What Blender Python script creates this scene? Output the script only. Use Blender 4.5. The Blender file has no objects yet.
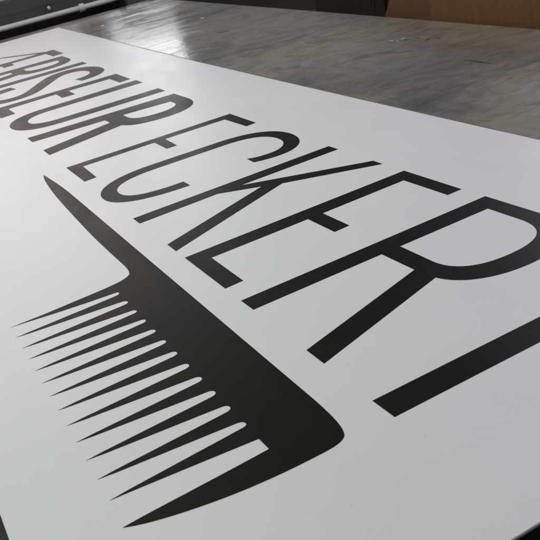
import bpy, bmesh, math, random
from mathutils import Matrix, Vector
random.seed(7)
scene = bpy.context.scene
C = scene.collection
Z0 = 0.905            # top face of the white sign sheet (metres)
TABLE = 0.900         # worn table top

# ------------------------------------------------------------------ materials
def mat(name, color=(.5, .5, .5), rough=.5, metal=0, spec=.5):
    m = bpy.data.materials.new(name); m.use_nodes = True
    b = m.node_tree.nodes['Principled BSDF']
    b.inputs['Base Color'].default_value = (*color, 1)
    b.inputs['Roughness'].default_value = rough
    b.inputs['Metallic'].default_value = metal
    b.inputs['Specular IOR Level'].default_value = spec
    return m, m.node_tree, b
def N(nt, kind, **kw):
    n = nt.nodes.new(kind)
    for k, v in kw.items():
        if k in n.inputs: n.inputs[k].default_value = v
        else: setattr(n, k, v)
    return n
def noise(nt, scale, detail=5, rough=.6, stretch=(1, 1, 1), rot=(0, 0, 0), dist=0):
    tc = N(nt, 'ShaderNodeTexCoord'); mp = N(nt, 'ShaderNodeMapping')
    mp.inputs['Scale'].default_value = stretch; mp.inputs['Rotation'].default_value = rot
    nt.links.new(tc.outputs['Object'], mp.inputs['Vector'])
    n = N(nt, 'ShaderNodeTexNoise'); n.inputs['Scale'].default_value = scale
    n.inputs['Detail'].default_value = detail; n.inputs['Roughness'].default_value = rough
    n.inputs['Distortion'].default_value = dist
    nt.links.new(mp.outputs['Vector'], n.inputs['Vector'])
    return n.outputs['Fac']
def ramp(nt, src, stops):
    r = N(nt, 'ShaderNodeValToRGB'); e = r.color_ramp.elements
    while len(e) < len(stops): e.new(.5)
    for el, (p, c) in zip(e, stops):
        el.position = p; el.color = (*c, 1) if isinstance(c, tuple) else (c, c, c, 1)
    nt.links.new(src, r.inputs['Fac']); return r.outputs['Color']
def mix(nt, fac, a, b, mode='MIX'):
    m = N(nt, 'ShaderNodeMix'); m.data_type = 'RGBA'; m.blend_type = mode
    for sock, v in ((m.inputs[0], fac), (m.inputs[6], a), (m.inputs[7], b)):
        if isinstance(v, (int, float)): sock.default_value = v
        elif isinstance(v, tuple): sock.default_value = (*v, 1)
        else: nt.links.new(v, sock)
    return m.outputs[2]
def bump(nt, b, h, strength=.2, dist=.001):
    n = N(nt, 'ShaderNodeBump'); n.inputs['Strength'].default_value = strength
    n.inputs['Distance'].default_value = dist
    nt.links.new(h, n.inputs['Height']); nt.links.new(n.outputs['Normal'], b.inputs['Normal'])

# white satin film: very slight undulation and a few faint handling marks
M_sheet, nt, b = mat('white_satin_film', (.70, .71, .72), .34, 0, .4)
n1 = noise(nt, 2.2, 3, .5); n2 = noise(nt, 260, 2, .5)
nt.links.new(ramp(nt, n1, [(.3, (.690, .697, .706)), (.7, (.715, .718, .725))]), b.inputs['Base Color'])
nt.links.new(ramp(nt, noise(nt, 7, 6, .65, (1, 2.2, 1)), [(.3, .33), (.75, .43)]), b.inputs['Roughness'])
basec = b.inputs['Base Color'].links[0].from_socket
smudge = ramp(nt, noise(nt, 3.2, 7, .7, (1, 1, 1), (0, 0, .5), .7), [(.60, 0.0), (.78, .16)])
c1 = mix(nt, smudge, basec, (.52, .50, .48))
dust = ramp(nt, noise(nt, 190, 1, .5), [(.775, 0.0), (.80, .30)])
nt.links.new(mix(nt, dust, c1, (.30, .28, .26)), b.inputs['Base Color'])
h = mix(nt, .12, noise(nt, 3.0, 2, .4), n2)
bump(nt, b, h, .35, .0016)
M_edge, nt, b = mat('board_edge', (.55, .55, .54), .5)
M_vinyl, nt, b = mat('black_vinyl', (.0045, .0045, .003), .45, 0, .2)
nt.links.new(ramp(nt, noise(nt, 9, 6, .65, (1, 2, 1)), [(.3, .36), (.75, .46)]), b.inputs['Roughness'])
b.inputs['Specular Tint'].default_value = (1, .97, .72, 1)
bump(nt, b, noise(nt, 300, 2, .5), .06, .0008)
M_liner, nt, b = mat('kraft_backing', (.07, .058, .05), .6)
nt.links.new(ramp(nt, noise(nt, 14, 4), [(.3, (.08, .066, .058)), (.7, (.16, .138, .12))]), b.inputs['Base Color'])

# worn lacquered work top: streaks along the short side, stains, scratches
M_top, nt, b = mat('worn_table_top', (.1, .095, .09), .3)
big = ramp(nt, noise(nt, 1.6, 4, .6), [(.32, (.120, .112, .120)), (.50, (.245, .220, .180)), (.72, (.290, .238, .190))])
st = ramp(nt, noise(nt, 7, 5, .6, (1.6, .9, 1), (0, 0, .12), 1.6), [(.34, .74), (.5, .98), (.68, 1.12)])
col = mix(nt, 1.0, big, st, 'MULTIPLY')
fine = ramp(nt, noise(nt, 42, 8, .75, (1.6, .8, 1)), [(.4, .86), (.6, 1.08)])
col = mix(nt, .8, col, fine, 'MULTIPLY')
blot = ramp(nt, noise(nt, 6.5, 6, .7, (1, 1, 1), (0, 0, 1.0), .8), [(.60, 0.0), (.68, .55)])
col = mix(nt, blot, col, (.16, .085, .06))
sc = ramp(nt, noise(nt, 30, 3, .5, (5.5, .16, 1), (0, 0, -.25), .6), [(.66, 0.0), (.70, .8)])
col = mix(nt, sc, col, (.30, .28, .26))
wear = ramp(nt, noise(nt, 2.6, 8, .68, (1, 1.5, 1), (0, 0, .7), 1.0), [(.48, 0.0), (.64, .45)])
col = mix(nt, wear, col, (.27, .26, .25))
grime = ramp(nt, noise(nt, 3.4, 7, .66, (1.3, 1, 1), (0, 0, 2.0), .8), [(.55, 0.0), (.68, .5)])
col = mix(nt, grime, col, (.045, .045, .056))
nt.links.new(col, b.inputs['Base Color'])
rg = ramp(nt, noise(nt, 5, 8, .66, (1.8, .8, 1), (0, 0, .1), .8), [(.34, .09), (.52, .17), (.70, .33)])
nt.links.new(rg, b.inputs['Roughness'])
hh = mix(nt, .5, noise(nt, 8, 6, .65, (3, .9, 1), (0, 0, .1)), noise(nt, 60, 5, .6))
bump(nt, b, hh, .30, .0020)
M_band, nt, b = mat('dark_edge_band', (.022, .018, .018), .5)
M_steel, nt, b = mat('painted_steel', (.05, .052, .055), .45)
M_alu, nt, b = mat('dull_aluminium', (.68, .69, .65), .45, .2)
nt.links.new(ramp(nt, noise(nt, 18, 5, .6, (8, 1, 8)), [(.3, .42), (.7, .6)]), b.inputs['Roughness'])
M_body, nt, b = mat('dark_grey_machine_paint', (.045, .049, .046), .5)
nt.links.new(ramp(nt, noise(nt, 5, 5), [(.3, (.024, .027, .025)), (.7, (.040, .042, .040))]), b.inputs['Base Color'])
M_black, nt, b = mat('black_rubber', (.005, .005, .005), .7, 0, .2)
M_light, nt, b = mat('pale_cover', (.16, .155, .15), .5)
def wood(name, a, c, sx=1):
    m, nt, b = mat(name, a, .55)
    w = noise(nt, 7, 8, .65, (12, 12, .7) if sx else (.7, 12, 12), (0, 0, 0), .6)
    nt.links.new(ramp(nt, w, [(.3, a), (.7, c)]), b.inputs['Base Color'])
    return m
M_ply = wood('orange_brown_plywood', (.120, .052, .016), (.165, .073, .023))
M_ply2 = wood('red_brown_plywood', (.100, .046, .022), (.135, .064, .032))
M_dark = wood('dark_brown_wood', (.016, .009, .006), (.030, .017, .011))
M_knob, _, _ = mat('dark_handle', (.03, .02, .015), .5, 0)
M_red, _, _ = mat('red_paint', (.20, .085, .065), .5)
M_white, _, _ = mat('white_paint', (.7, .68, .66), .5)
M_ink, _, _ = mat('black_ink', (.01, .01, .012), .4)
M_floor, nt, b = mat('dark_concrete', (.03, .028, .026), .7)
nt.links.new(ramp(nt, noise(nt, 3, 7), [(.3, (.018, .016, .015)), (.7, (.045, .04, .037))]), b.inputs['Base Color'])

# ------------------------------------------------------------------ helpers
def tag(o, label=None, cat=None, group=None, kind=None):
    for k, v in (('label', label), ('category', cat), ('group', group), ('kind', kind)):
        if v: o[k] = v
    return o
def thing(name, label, cat, loc, group=None):
    o = bpy.data.objects.new(name, None); C.objects.link(o); o.location = loc
    o.empty_display_size = .1
    return tag(o, label, cat, group)
def obj(name, bm, m, parent=None, smooth=False):
    me = bpy.data.meshes.new(name); bmesh.ops.recalc_face_normals(bm, faces=bm.faces)
    bm.to_mesh(me); bm.free(); me.materials.append(m)
    if smooth:
        for p in me.polygons: p.use_smooth = True
        me.set_sharp_from_angle(angle=math.radians(40))
    o = bpy.data.objects.new(name, me); C.objects.link(o)
    if parent:
        o.parent = parent
        base = Vector((0, 0, 0)); q = parent
        while q: base += q.location; q = q.parent
        o.location = -base
    return o
def box(bm, x0, x1, y0, y1, z0, z1, bev=0):
    r = bmesh.ops.create_cube(bm, size=1)
    for v in r['verts']:
        v.co = Vector(((x0 + x1) / 2 + v.co.x * (x1 - x0), (y0 + y1) / 2 + v.co.y * (y1 - y0), (z0 + z1) / 2 + v.co.z * (z1 - z0)))
    if bev:
        es = list({e for v in r['verts'] for e in v.link_edges})
        bmesh.ops.bevel(bm, geom=es, offset=bev, segments=2, affect='EDGES', profile=.5)
    return bm
def B(*a, **k): return box(bmesh.new(), *a, **k)
def tube(bm, p, q, r, seg=24):
    p, q = Vector(p), Vector(q); d = q - p
    rm = d.to_track_quat('Z', 'Y').to_matrix().to_4x4()
    bmesh.ops.create_cone(bm, cap_ends=True, segments=seg, radius1=r, radius2=r, depth=d.length, matrix=Matrix.Translation((p + q) / 2) @ rm)
    return bm
def prism(bm, pts, y0, y1):         # outline in x,z pushed along y
    a = [bm.verts.new((x, y0, z)) for x, z in pts]; b_ = [bm.verts.new((x, y1, z)) for x, z in pts]
    bm.faces.new(a); bm.faces.new(b_[::-1]); n = len(pts)
    for i in range(n): bm.faces.new((a[i], b_[i], b_[(i + 1) % n], a[(i + 1) % n]))
    return bm
def slab(bm, pts, z0, z1):          # outline in x,y pushed along z
    a = [bm.verts.new((x, y, z0)) for x, y in pts]; b_ = [bm.verts.new((x, y, z1)) for x, y in pts]
    bm.faces.new(a[::-1]); bm.faces.new(b_); n = len(pts)
    for i in range(n): bm.faces.new((a[i], a[(i + 1) % n], b_[(i + 1) % n], b_[i]))
    return bm

# glyph outlines: 'L' items are points, 6-tuples are cubic segments (c1, c2, end)
def path(items, n=18):
    out = []
    for it in items:
        if len(it) == 2: out.append(tuple(it))
        else:
            p0 = out[-1]; c1, c2, p3 = it[0:2], it[2:4], it[4:6]
            for k in range(1, n + 1):
                t = k / n; s = 1 - t
                out.append(tuple(s**3 * p0[i] + 3 * s * s * t * c1[i] + 3 * s * t * t * c2[i] + t**3 * p3[i] for i in (0, 1)))
    return out
VT = .00022                          # vinyl thickness
def glyph(name, loops, parent, label=None, m=None):
    cu = bpy.data.curves.new('outline', 'CURVE'); cu.dimensions = '2D'; cu.fill_mode = 'BOTH'; cu.extrude = VT / 2
    for lp in loops:
        pts = path(lp); s = cu.splines.new('POLY'); s.points.add(len(pts) - 1)
        for p, (x, y) in zip(s.points, pts): p.co = (x, y, 0, 1)
        s.use_cyclic_u = True
    tmp = bpy.data.objects.new('outline', cu)
    me = bpy.data.meshes.new_from_object(tmp); bpy.data.objects.remove(tmp); bpy.data.curves.remove(cu)
    me.name = name; me.materials.clear(); me.materials.append(m or M_vinyl)
    o = bpy.data.objects.new(name, me); C.objects.link(o)
    o.parent = parent; o.location = Vector((0, 0, Z0 + VT / 2 + .00003)) - parent.location
    if label: o['label'] = label
    return o

# ------------------------------------------------------------------ setting
obj('floor', B(-9, 11, -7, 9, -.05, 0), M_floor)['kind'] = 'structure'

# ------------------------------------------------------------------ the printed sign
sign = thing('sign_panel', 'long white sign panel with black lettering and a black comb, lying on the table', 'sign', (1.967, .445, TABLE))
X1, YB = 3.935, -.0545
top_edge = [(3.935, .944), (3.287, .943), (3.05, .9405), (2.45, .9375), (1.834, .9365), (1.3, .941), (.865, .947), (.4, .951), (0, .954)]
out = [(0, YB), (X1, YB)] + top_edge
bmS = slab(bmesh.new(), out, TABLE + .0022, Z0)
bmesh.ops.bevel(bmS, geom=[e for e in bmS.edges if e.verts[0].co.z > Z0 - 1e-5 and e.verts[1].co.z > Z0 - 1e-5], offset=.0006, segments=2, affect='EDGES')
obj('board', bmS, M_sheet, sign)
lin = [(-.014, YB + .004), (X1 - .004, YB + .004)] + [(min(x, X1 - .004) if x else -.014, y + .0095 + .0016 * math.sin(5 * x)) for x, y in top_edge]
obj('backing_sheet_and_shadow_line', slab(bmesh.new(), lin, TABLE + .0006, TABLE + .0021), M_liner, sign)  # dark margin also stands in for the shadow line beside the board

BL = .3128
LET = {}
# FRISEUR
LET['F'] = [[(.690, BL), (.748, BL), (.747, .514), (.806, .514), (.807, .557), (.748, .557), (.750, .700), (.868, .703), (.867, .748), (.690, .748)]]
def arr(dx):
    o = [(2.134 + dx, .7245), (2.235 + dx, .7255), (2.305 + dx, .7255, 2.352 + dx, .69, 2.352 + dx, .625), (2.352 + dx, .57, 2.332 + dx, .53, 2.290 + dx, .517),
         (2.350 + dx, BL), (2.287 + dx, BL), (2.227 + dx, .506), (2.186 + dx, .505), (2.172 + dx, BL), (2.111 + dx, BL)]
    i = [(2.209 + dx, .684), (2.235 + dx, .684), (2.268 + dx, .684, 2.288 + dx, .66, 2.288 + dx, .625), (2.288 + dx, .58, 2.27 + dx, .555, 2.23 + dx, .554), (2.190 + dx, .554)]
    return [o, i]
LET['R0'] = arr(-1.210)
LET['I'] = [[(1.183, BL), (1.243, BL), (1.256, .731), (1.195, .731)]]
LET['S'] = [[(1.556, .625), (1.556, .69, 1.51, .735, 1.425, .735), (1.335, .735, 1.278, .69, 1.278, .632), (1.278, .575, 1.325, .55, 1.39, .505),
             (1.45, .465, 1.492, .445, 1.492, .408), (1.492, .375, 1.465, .352, 1.425, .352), (1.385, .352, 1.355, .38, 1.355, .446), (1.292, .438),
             (1.292, .36, 1.34, .306, 1.425, .306), (1.51, .306, 1.553, .35, 1.553, .41), (1.553, .475, 1.50, .50, 1.44, .545),
             (1.385, .585, 1.350, .60, 1.350, .635), (1.350, .665, 1.378, .687, 1.422, .687), (1.47, .687, 1.496, .665, 1.498, .617)]]
LET['E0'] = [[(1.594, BL), (1.760, BL), (1.756, .357), (1.655, .357), (1.652, .511), (1.734, .509), (1.738, .550), (1.656, .551), (1.664, .687), (1.768, .687), (1.762, .7255), (1.611, .7265)]]
LET['U'] = [[(1.803, .729), (1.808, .43), (1.808, .35, 1.86, .306, 1.935, .306), (2.01, .306, 2.056, .35, 2.058, .43), (2.067, .7245), (2.008, .725), (2.002, .44),
             (2.002, .387, 1.975, .357, 1.935, .357), (1.89, .357, 1.863, .385, 1.863, .44), (1.868, .728)]]
LET['R1'] = arr(0)
# ECKERT
LET['E1'] = [[(2.502, BL), (2.6485, .3130), (2.6465, .3400), (2.536, .3425), (2.538, .5127), (2.616, .5127), (2.617, .5370), (2.538, .5395), (2.5425, .690), (2.651, .6935), (2.6495, .7187), (2.510, .7190)]]
LET['C'] = [[(2.895, .451), (2.891, .36, 2.86, .307, 2.800, .307), (2.73, .307, 2.690, .36, 2.690, .445), (2.695, .60), (2.698, .68, 2.74, .722, 2.805, .722),
             (2.87, .722, 2.908, .685, 2.908, .645), (2.908, .62, 2.902, .60, 2.895, .588), (2.861, .589), (2.872, .60, 2.876, .62, 2.876, .637),
             (2.874, .67, 2.845, .690, 2.808, .690), (2.76, .690, 2.731, .66, 2.730, .60), (2.726, .44), (2.726, .375, 2.752, .340, 2.797, .340), (2.838, .340, 2.861, .37, 2.861, .451)]]
LET['K'] = [[(2.957, BL), (2.9925, BL), (2.989, .466), (3.0315, .534), (3.1250, BL), (3.1628, BL), (3.0525, .565), (3.1358, .7237), (3.1064, .7237), (2.9895, .514), (2.9895, .7230), (2.9555, .7225)]]
LET['E2'] = [[(3.1985, BL), (3.3468, .3127), (3.3455, .3415), (3.235, .3420), (3.235, .5118), (3.3132, .5125), (3.3118, .5398), (3.235, .5390), (3.233, .698), (3.344, .700), (3.344, .7272), (3.197, .7250)]]
LET['R2'] = [[(3.3955, .7293), (3.515, .7325), (3.575, .7330, 3.606, .685, 3.606, .625), (3.606, .570, 3.583, .530, 3.544, .5198), (3.6102, .3128), (3.5705, .3128), (3.5057, .5155), (3.4330, .5143), (3.433, .3130), (3.397, .3125)],
             [(3.4335, .7012), (3.500, .7022), (3.548, .7022, 3.5665, .672, 3.5665, .625), (3.5665, .580, 3.5500, .5465, 3.505, .5455), (3.433, .5453)]]
LET['T'] = [[(3.7060, .3123), (3.7440, .3129), (3.7445, .700), (3.822, .700), (3.822, .731), (3.628, .731), (3.628, .700), (3.7070, .700)]]
for k in LET: glyph('letter', LET[k], sign)
glyph('thin_stroke', [[(.6885, .715), (.640, .679), (.560, .615), (.470, .545), (.455, .515), (.562, .586), (.645, .650), (.6885, .682)]], sign)

# comb
tips = [3.202, 3.2405, 3.2795, 3.3169, 3.3545, 3.3923, 3.4301, 3.4680, 3.5068, 3.5455, 3.5846, 3.6235, 3.6627]
gaps = [3.2285, 3.268, 3.3055, 3.3420, 3.3795, 3.417, 3.4548, 3.4930, 3.5313, 3.5695, 3.6078, 3.6465]
ol = [(2.5021, .2614), (2.545, .2645, 2.61, .2690, 2.70, .2695), (3.655, .2692), (3.700, .2690, 3.722, .2668, 3.733, .2610), (3.741, .2560, 3.7428, .245, 3.7425, .225),
      (3.7425, .195, 3.741, .150, 3.7290, .100), (3.724, .078, 3.716, .052, 3.7073, .0382), (3.7045, .070, 3.7050, .110, 3.7007, .194), (3.6793, .1937)]
def tooth_w(y):                     # half width of a tooth at y
    T = [(.040, 0), (.060, .0025), (.12, .0074), (.165, .0109), (.186, .0127)]
    for (a, u), (b_, v) in zip(T, T[1:]):
        if y <= b_: return u + (v - u) * (y - a) / (b_ - a)
    return T[-1][1]
ys = [.186, .165, .14, .12, .09, .06]
for k in range(12, 0, -1):          # from the last slim tooth back to the first
    tip = tips[k]; g = gaps[k - 1]; cen = tip + .0015
    rt = gaps[k] if k < 12 else None
    if k == 12:
        for y in (.165, .14, .12, .09, .06): ol.append((tip + .0166 * ((y - .04) / .154) ** 1.05, y))
    else:
        c2 = (gaps[k] + gaps[k - 1]) / 2
        for y in ys: ol.append((tip + (c2 - tip) * (y - .04) / .154 + tooth_w(y), y))
    ol.append((tip, .040))
    c2 = (g + (gaps[k] if k < 12 else 3.682)) / 2
    for y in reversed(ys): ol.append((tip + (c2 - tip) * (y - .04) / .154 - tooth_w(y), y))
    e = ol[-1]; w = .0175 - .0138; nx = 2 * g - e[0]
    # rounded root of the gap
    rr = 2 * abs(e[0] - g)
    prev_c = (gaps[k - 2] + g) / 2 if k > 1 else None
    left = (tips[k - 1] + (prev_c - tips[k - 1]) * (.186 - .04) / .154 + tooth_w(.186)) if k > 1 else g - .0045
    ol.append((e[0] - .0002, .1920, g + .0040, .1952, g, .1952))
    ol.append((g - .0040, .1952, left + .0002, .1920, left, .186))
for y, x in ((.15, 3.2200), (.10, 3.2125), (.06, 3.2050)): ol.append((x, y))
ol += [(3.2020, .0405), (3.2018, .0906), (3.1980, .160), (3.1960, .195, 3.1945, .2200, 3.1790, .2285), (3.165, .2332, 3.150, .2332, 3.130, .2331), (3.060, .2326, 2.990, .2325, 2.925, .2343), (2.840, .2368, 2.760, .2388, 2.6744, .2430), (2.620, .2462, 2.590, .2490, 2.5693, .2508), (2.545, .2530, 2.520, .2560, 2.5035, .2602)]
glyph('comb_graphic', [ol], sign)

# ------------------------------------------------------------------ work table
tbl = thing('work_table', 'large workshop table with a worn scratched grey brown top under the white sign panel', 'table', (1.94, .75, 0))
XL, XR, YN, YF = -.17, 3.915, -.045, 1.542
obj('tabletop', B(XL + .003, XR - .003, YN + .003, YF - .003, .862, TABLE, bev=.0015), M_top, tbl)
bm = bmesh.new()
for a in ((XL, XL + .0025, YN, YF), (XR - .0025, XR, YN, YF), (XL + .0025, XR - .0025, YN, YN + .0025), (XL + .0025, XR - .0025, YF - .0025, YF)):
    box(bm, *a, .860, TABLE - .0012)
obj('edge_band', bm, M_band, tbl)
bm = bmesh.new()
for y in (.05, 1.40): box(bm, .02, 3.85, y, y + .05, .78, .8598)
for x in (.02, 1.9, 3.80): box(bm, x, x + .05, .102, 1.398, .782, .8585)
obj('frame', bm, M_steel, tbl)
for x in (.022, 1.902, 3.802):
    for y in (.052, 1.402):
        bm = B(x, x + .046, y, y + .046, .012, .7795, bev=.003); box(bm, x - .012, x + .058, y - .012, y + .058, 0.001, .012)
        obj('leg', bm, M_steel, tbl)
obj('lower_shelf', B(.08, 3.79, .11, 1.39, .25, .272, bev=.002), M_dark, tbl)
# marks left on the top: paint chips, a pen line, small scratches
def flake(name, cx, cy, l, w, ang, m, n=11, h=.0004):
    pts = []
    for k in range(n):
        a = 2 * math.pi * k / n; r = random.uniform(.62, 1.1)
        x, y = math.cos(a) * l * r / 2, math.sin(a) * w * r / 2
        pts.append((cx + x * math.cos(ang) - y * math.sin(ang), cy + x * math.sin(ang) + y * math.cos(ang)))
    return obj(name, slab(bmesh.new(), pts, TABLE + .0001, TABLE + h), m, tbl)
for i in range(16):
    t = i / 15
    flake('paint_chip', 2.31 + .14 * t + random.uniform(-.01, .01), 1.345 + .05 * t + random.uniform(-.016, .016), random.uniform(.006, .026), random.uniform(.004, .012), random.uniform(0, 1.5), M_white if i < 3 else M_red)
def cuts(name, m, count, w0, w1):
    for k in range(count):
        x, y = random.uniform(.1, 3.7), random.uniform(.97, 1.5); a = random.choice((random.gauss(1.45, .25), random.gauss(.05, .15), random.uniform(0, 3.14)))
        l = random.choice((.03, .05, .08, .14, .25)) * random.uniform(.6, 1.4); w = random.uniform(w0, w1); bend = random.uniform(-.04, .04)
        dx, dy = math.cos(a), math.sin(a); pts = []
        for t in (-.5, -.2, .1, .5):
            c = (x + dx * l * t - dy * bend * l * (1 - 4 * t * t), y + dy * l * t + dx * bend * l * (1 - 4 * t * t))
            pts.append((c, w * (1 - abs(2 * t)) + .0001))
        ring = [(c[0] - dy * h, c[1] + dx * h) for c, h in pts] + [(c[0] + dy * h, c[1] - dx * h) for c, h in reversed(pts)]
        if all(XL < px < XR and .965 < py < YF - .01 for px, py in ring):
            obj(name, slab(bmesh.new(), ring[::-1], TABLE + .00005 + k * 2e-6, TABLE + .0002 + k * 2e-6), m, tbl)
M_cut, _, _ = mat('bare_scratch', (.27, .26, .25), .4)
M_cut2, _, _ = mat('dirt_filled_cut', (.035, .032, .035), .6)
cuts('scratch', M_cut, 50, .0003, .0006); cuts('knife_cut', M_cut2, 22, .0003, .0007)
flake('pen_line', 2.757, 1.265, .112, .0042, 0, M_ink)
flake('pen_line', 1.40, 1.215, .07, .010, .9, M_ink)
flake('paint_chip', 2.02, 1.33, .10, .008, .75, M_red)
flake('paint_chip', .335, 1.08, .028, .02, .2, M_white)
flake('paint_chip', .95, 1.33, .02, .02, .2, M_white)
flake('paint_chip', 2.98, 1.37, .03, .02, .3, M_red)
flake('pen_line', 2.46, 1.26, .05, .003, .8, M_ink)

# ------------------------------------------------------------------ machine at the table's far left end
mc = thing('roll_laminator', 'dark grey roller machine with a pale aluminium rail, past the left end of the table', 'machine', (-.7, .6, 0))
RX, RZ = -.30, TABLE + .036
bm = B(-1.25, -.47, -1.2, 1.46, .30, TABLE + .015, bev=.01)
obj('body', bm, M_black, mc)
bm = prism(bmesh.new(), [(-1.20, TABLE + .0205), (-.50, TABLE + .0205), (-.53, TABLE + .075), (-.66, TABLE + .14), (-1.12, TABLE + .19), (-1.20, TABLE + .17)], -1.15, 1.30)
bmesh.ops.bevel(bm, geom=list(bm.edges), offset=.008, segments=2, affect='EDGES')
obj('hood', bm, M_body, mc)
obj('hood_strip', B(-1.0, -.74, -1.1, .60, TABLE + .186, TABLE + .20, bev=.004), M_light, mc)
for y in (.35, .75, 1.05):
    tube(bmx := bmesh.new(), (-.502, y, TABLE + .05), (-.520, y, TABLE + .062), .008, 6); obj('screw', bmx, M_alu, mc)
rail = obj('rail', tube(bmesh.new(), (RX, -1.2, RZ), (RX, 1.37, RZ), .0140, 32), M_alu, mc, True)
obj('collar', tube(bmesh.new(), (RX, 1.16, RZ), (RX, 1.185, RZ), .0215, 32), M_alu, rail, True).location = (0, 0, 0)
for y in (-1.15, 1.375):
    obj('bracket', B(RX - .20, RX + .03, y, y + .03, TABLE - .35, RZ + .03, bev=.004), M_black, mc)
bm = tube(bmesh.new(), (-.38, -1.18, TABLE - .09), (-.38, 1.36, TABLE - .09), .05, 32)
obj('roller', bm, M_black, mc, True)
obj('side_frame', B(-.62, -.20, 1.52, 1.66, .002, TABLE + .03, bev=.006), M_light, mc)
for x in (-1.2, -.56):
    for y in (-1.15, 1.38): obj('leg', B(x, x + .06, y, y + .06, 0.001, .2995, bev=.004), M_steel, mc)

# ------------------------------------------------------------------ things behind the table
cab = thing('wooden_cabinet', 'dark brown wooden cabinet standing in shade behind the far edge of the table', 'cabinet', (1.2, 2.5, 0))
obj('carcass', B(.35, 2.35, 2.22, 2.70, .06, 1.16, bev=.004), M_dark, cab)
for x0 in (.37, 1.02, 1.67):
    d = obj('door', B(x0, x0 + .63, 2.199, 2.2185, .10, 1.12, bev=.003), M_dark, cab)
    k = obj('handle', tube(bmesh.new(), (x0 + .56, 2.17, .75), (x0 + .56, 2.17, .90), .006, 12), M_knob, d, True); k.location = (0, 0, 0)
obj('plinth', B(.38, 2.32, 2.26, 2.68, 0.001, .0595), M_black, cab)
bd = obj('wooden_board', prism(bmesh.new(), [(1.62, .002), (3.10, .002), (3.10, 1.00), (1.99, 1.00), (1.895, .86), (1.72, .60)], 1.585, 1.603), M_ply2)
tag(bd, 'reddish brown board with a slanted left edge, behind the table beside the orange board', 'board')
bd = obj('wooden_board', prism(bmesh.new(), [(2.17, .002), (3.30, .002), (3.30, 1.04), (2.20, 1.04)], 1.560, 1.578), M_ply)
tag(bd, 'orange brown plywood board standing against the far edge of the table at the right', 'board')

# ------------------------------------------------------------------ light
W = bpy.data.worlds.new('World'); scene.world = W; W.use_nodes = True
bg = W.node_tree.nodes['Background']; bg.inputs['Color'].default_value = (.95, .97, 1.0, 1); bg.inputs['Strength'].default_value = .10
def area(name, loc, target, sx, sy, power, color):
    l = bpy.data.lights.new(name, 'AREA'); l.shape = 'RECTANGLE'; l.size = sx; l.size_y = sy; l.energy = power; l.color = color
    o = bpy.data.objects.new(name, l); C.objects.link(o); o.location = loc
    o.rotation_euler = (Vector(target) - Vector(loc)).to_track_quat('-Z', 'Y').to_euler(); return o
# tall bright window whose right jamb is mirrored in the table top
def azpt(deg, d): a = math.radians(deg); return Vector((4.3335 - d * math.cos(a), -.027 + d * math.sin(a), 0))
m = (azpt(20.15, 8) + azpt(15.9, 8)) / 2
area('window_lamp', (m.x, m.y, TABLE + 1.20), (m.x + 3, m.y - 1.0, TABLE + 1.20), .60, .90, 6.5, (.97, .98, 1))
m = (azpt(14.3, 8.2) + azpt(-2, 8.2)) / 2
area('side_fill_lamp', (m.x, m.y, TABLE + 1.9), (m.x + 3, m.y - .3, TABLE + 1.5), 2.3, 2.4, 25, (1, .86, .86))  # added unseen pinkish fill for the left end, in place of a bright wall
area('ceiling_lamp', (2.05, -.95, TABLE + 2.8), (2.2, .2, TABLE), 1.2, 1.2, 84, (.955, 1, .965))
area('back_fill_lamp', (1.6, 6.5, TABLE + 1.9), (2.4, 1.2, TABLE + .3), 6.5, 2.6, 225, (.90, .80, 1))  # added unseen lavender fill that gives the table top its far sheen

# ------------------------------------------------------------------ camera
cam = bpy.data.cameras.new('camera'); cam.sensor_width = 36; cam.lens = 842.764 / 540 * 36
cam.clip_start = .02; cam.clip_end = 100
cam.dof.use_dof = True; cam.dof.focus_distance = 1.35; cam.dof.aperture_fstop = 30
co = bpy.data.objects.new('camera', cam); C.objects.link(co)
R = Matrix(((0.46057994707, -0.29760925369, 0.83623850932), (0.86522065681, 0.36083578137, -0.34812462411), (-0.19813966635, 0.88387005323, 0.42369139903)))
co.matrix_world = Matrix.Translation((4.3335, -.02725, Z0 + .5)) @ R.to_4x4()
scene.camera = co
scene.view_settings.view_transform = 'Standard'; scene.view_settings.look = 'None'
scene.view_settings.exposure = 0; scene.view_settings.gamma = 1
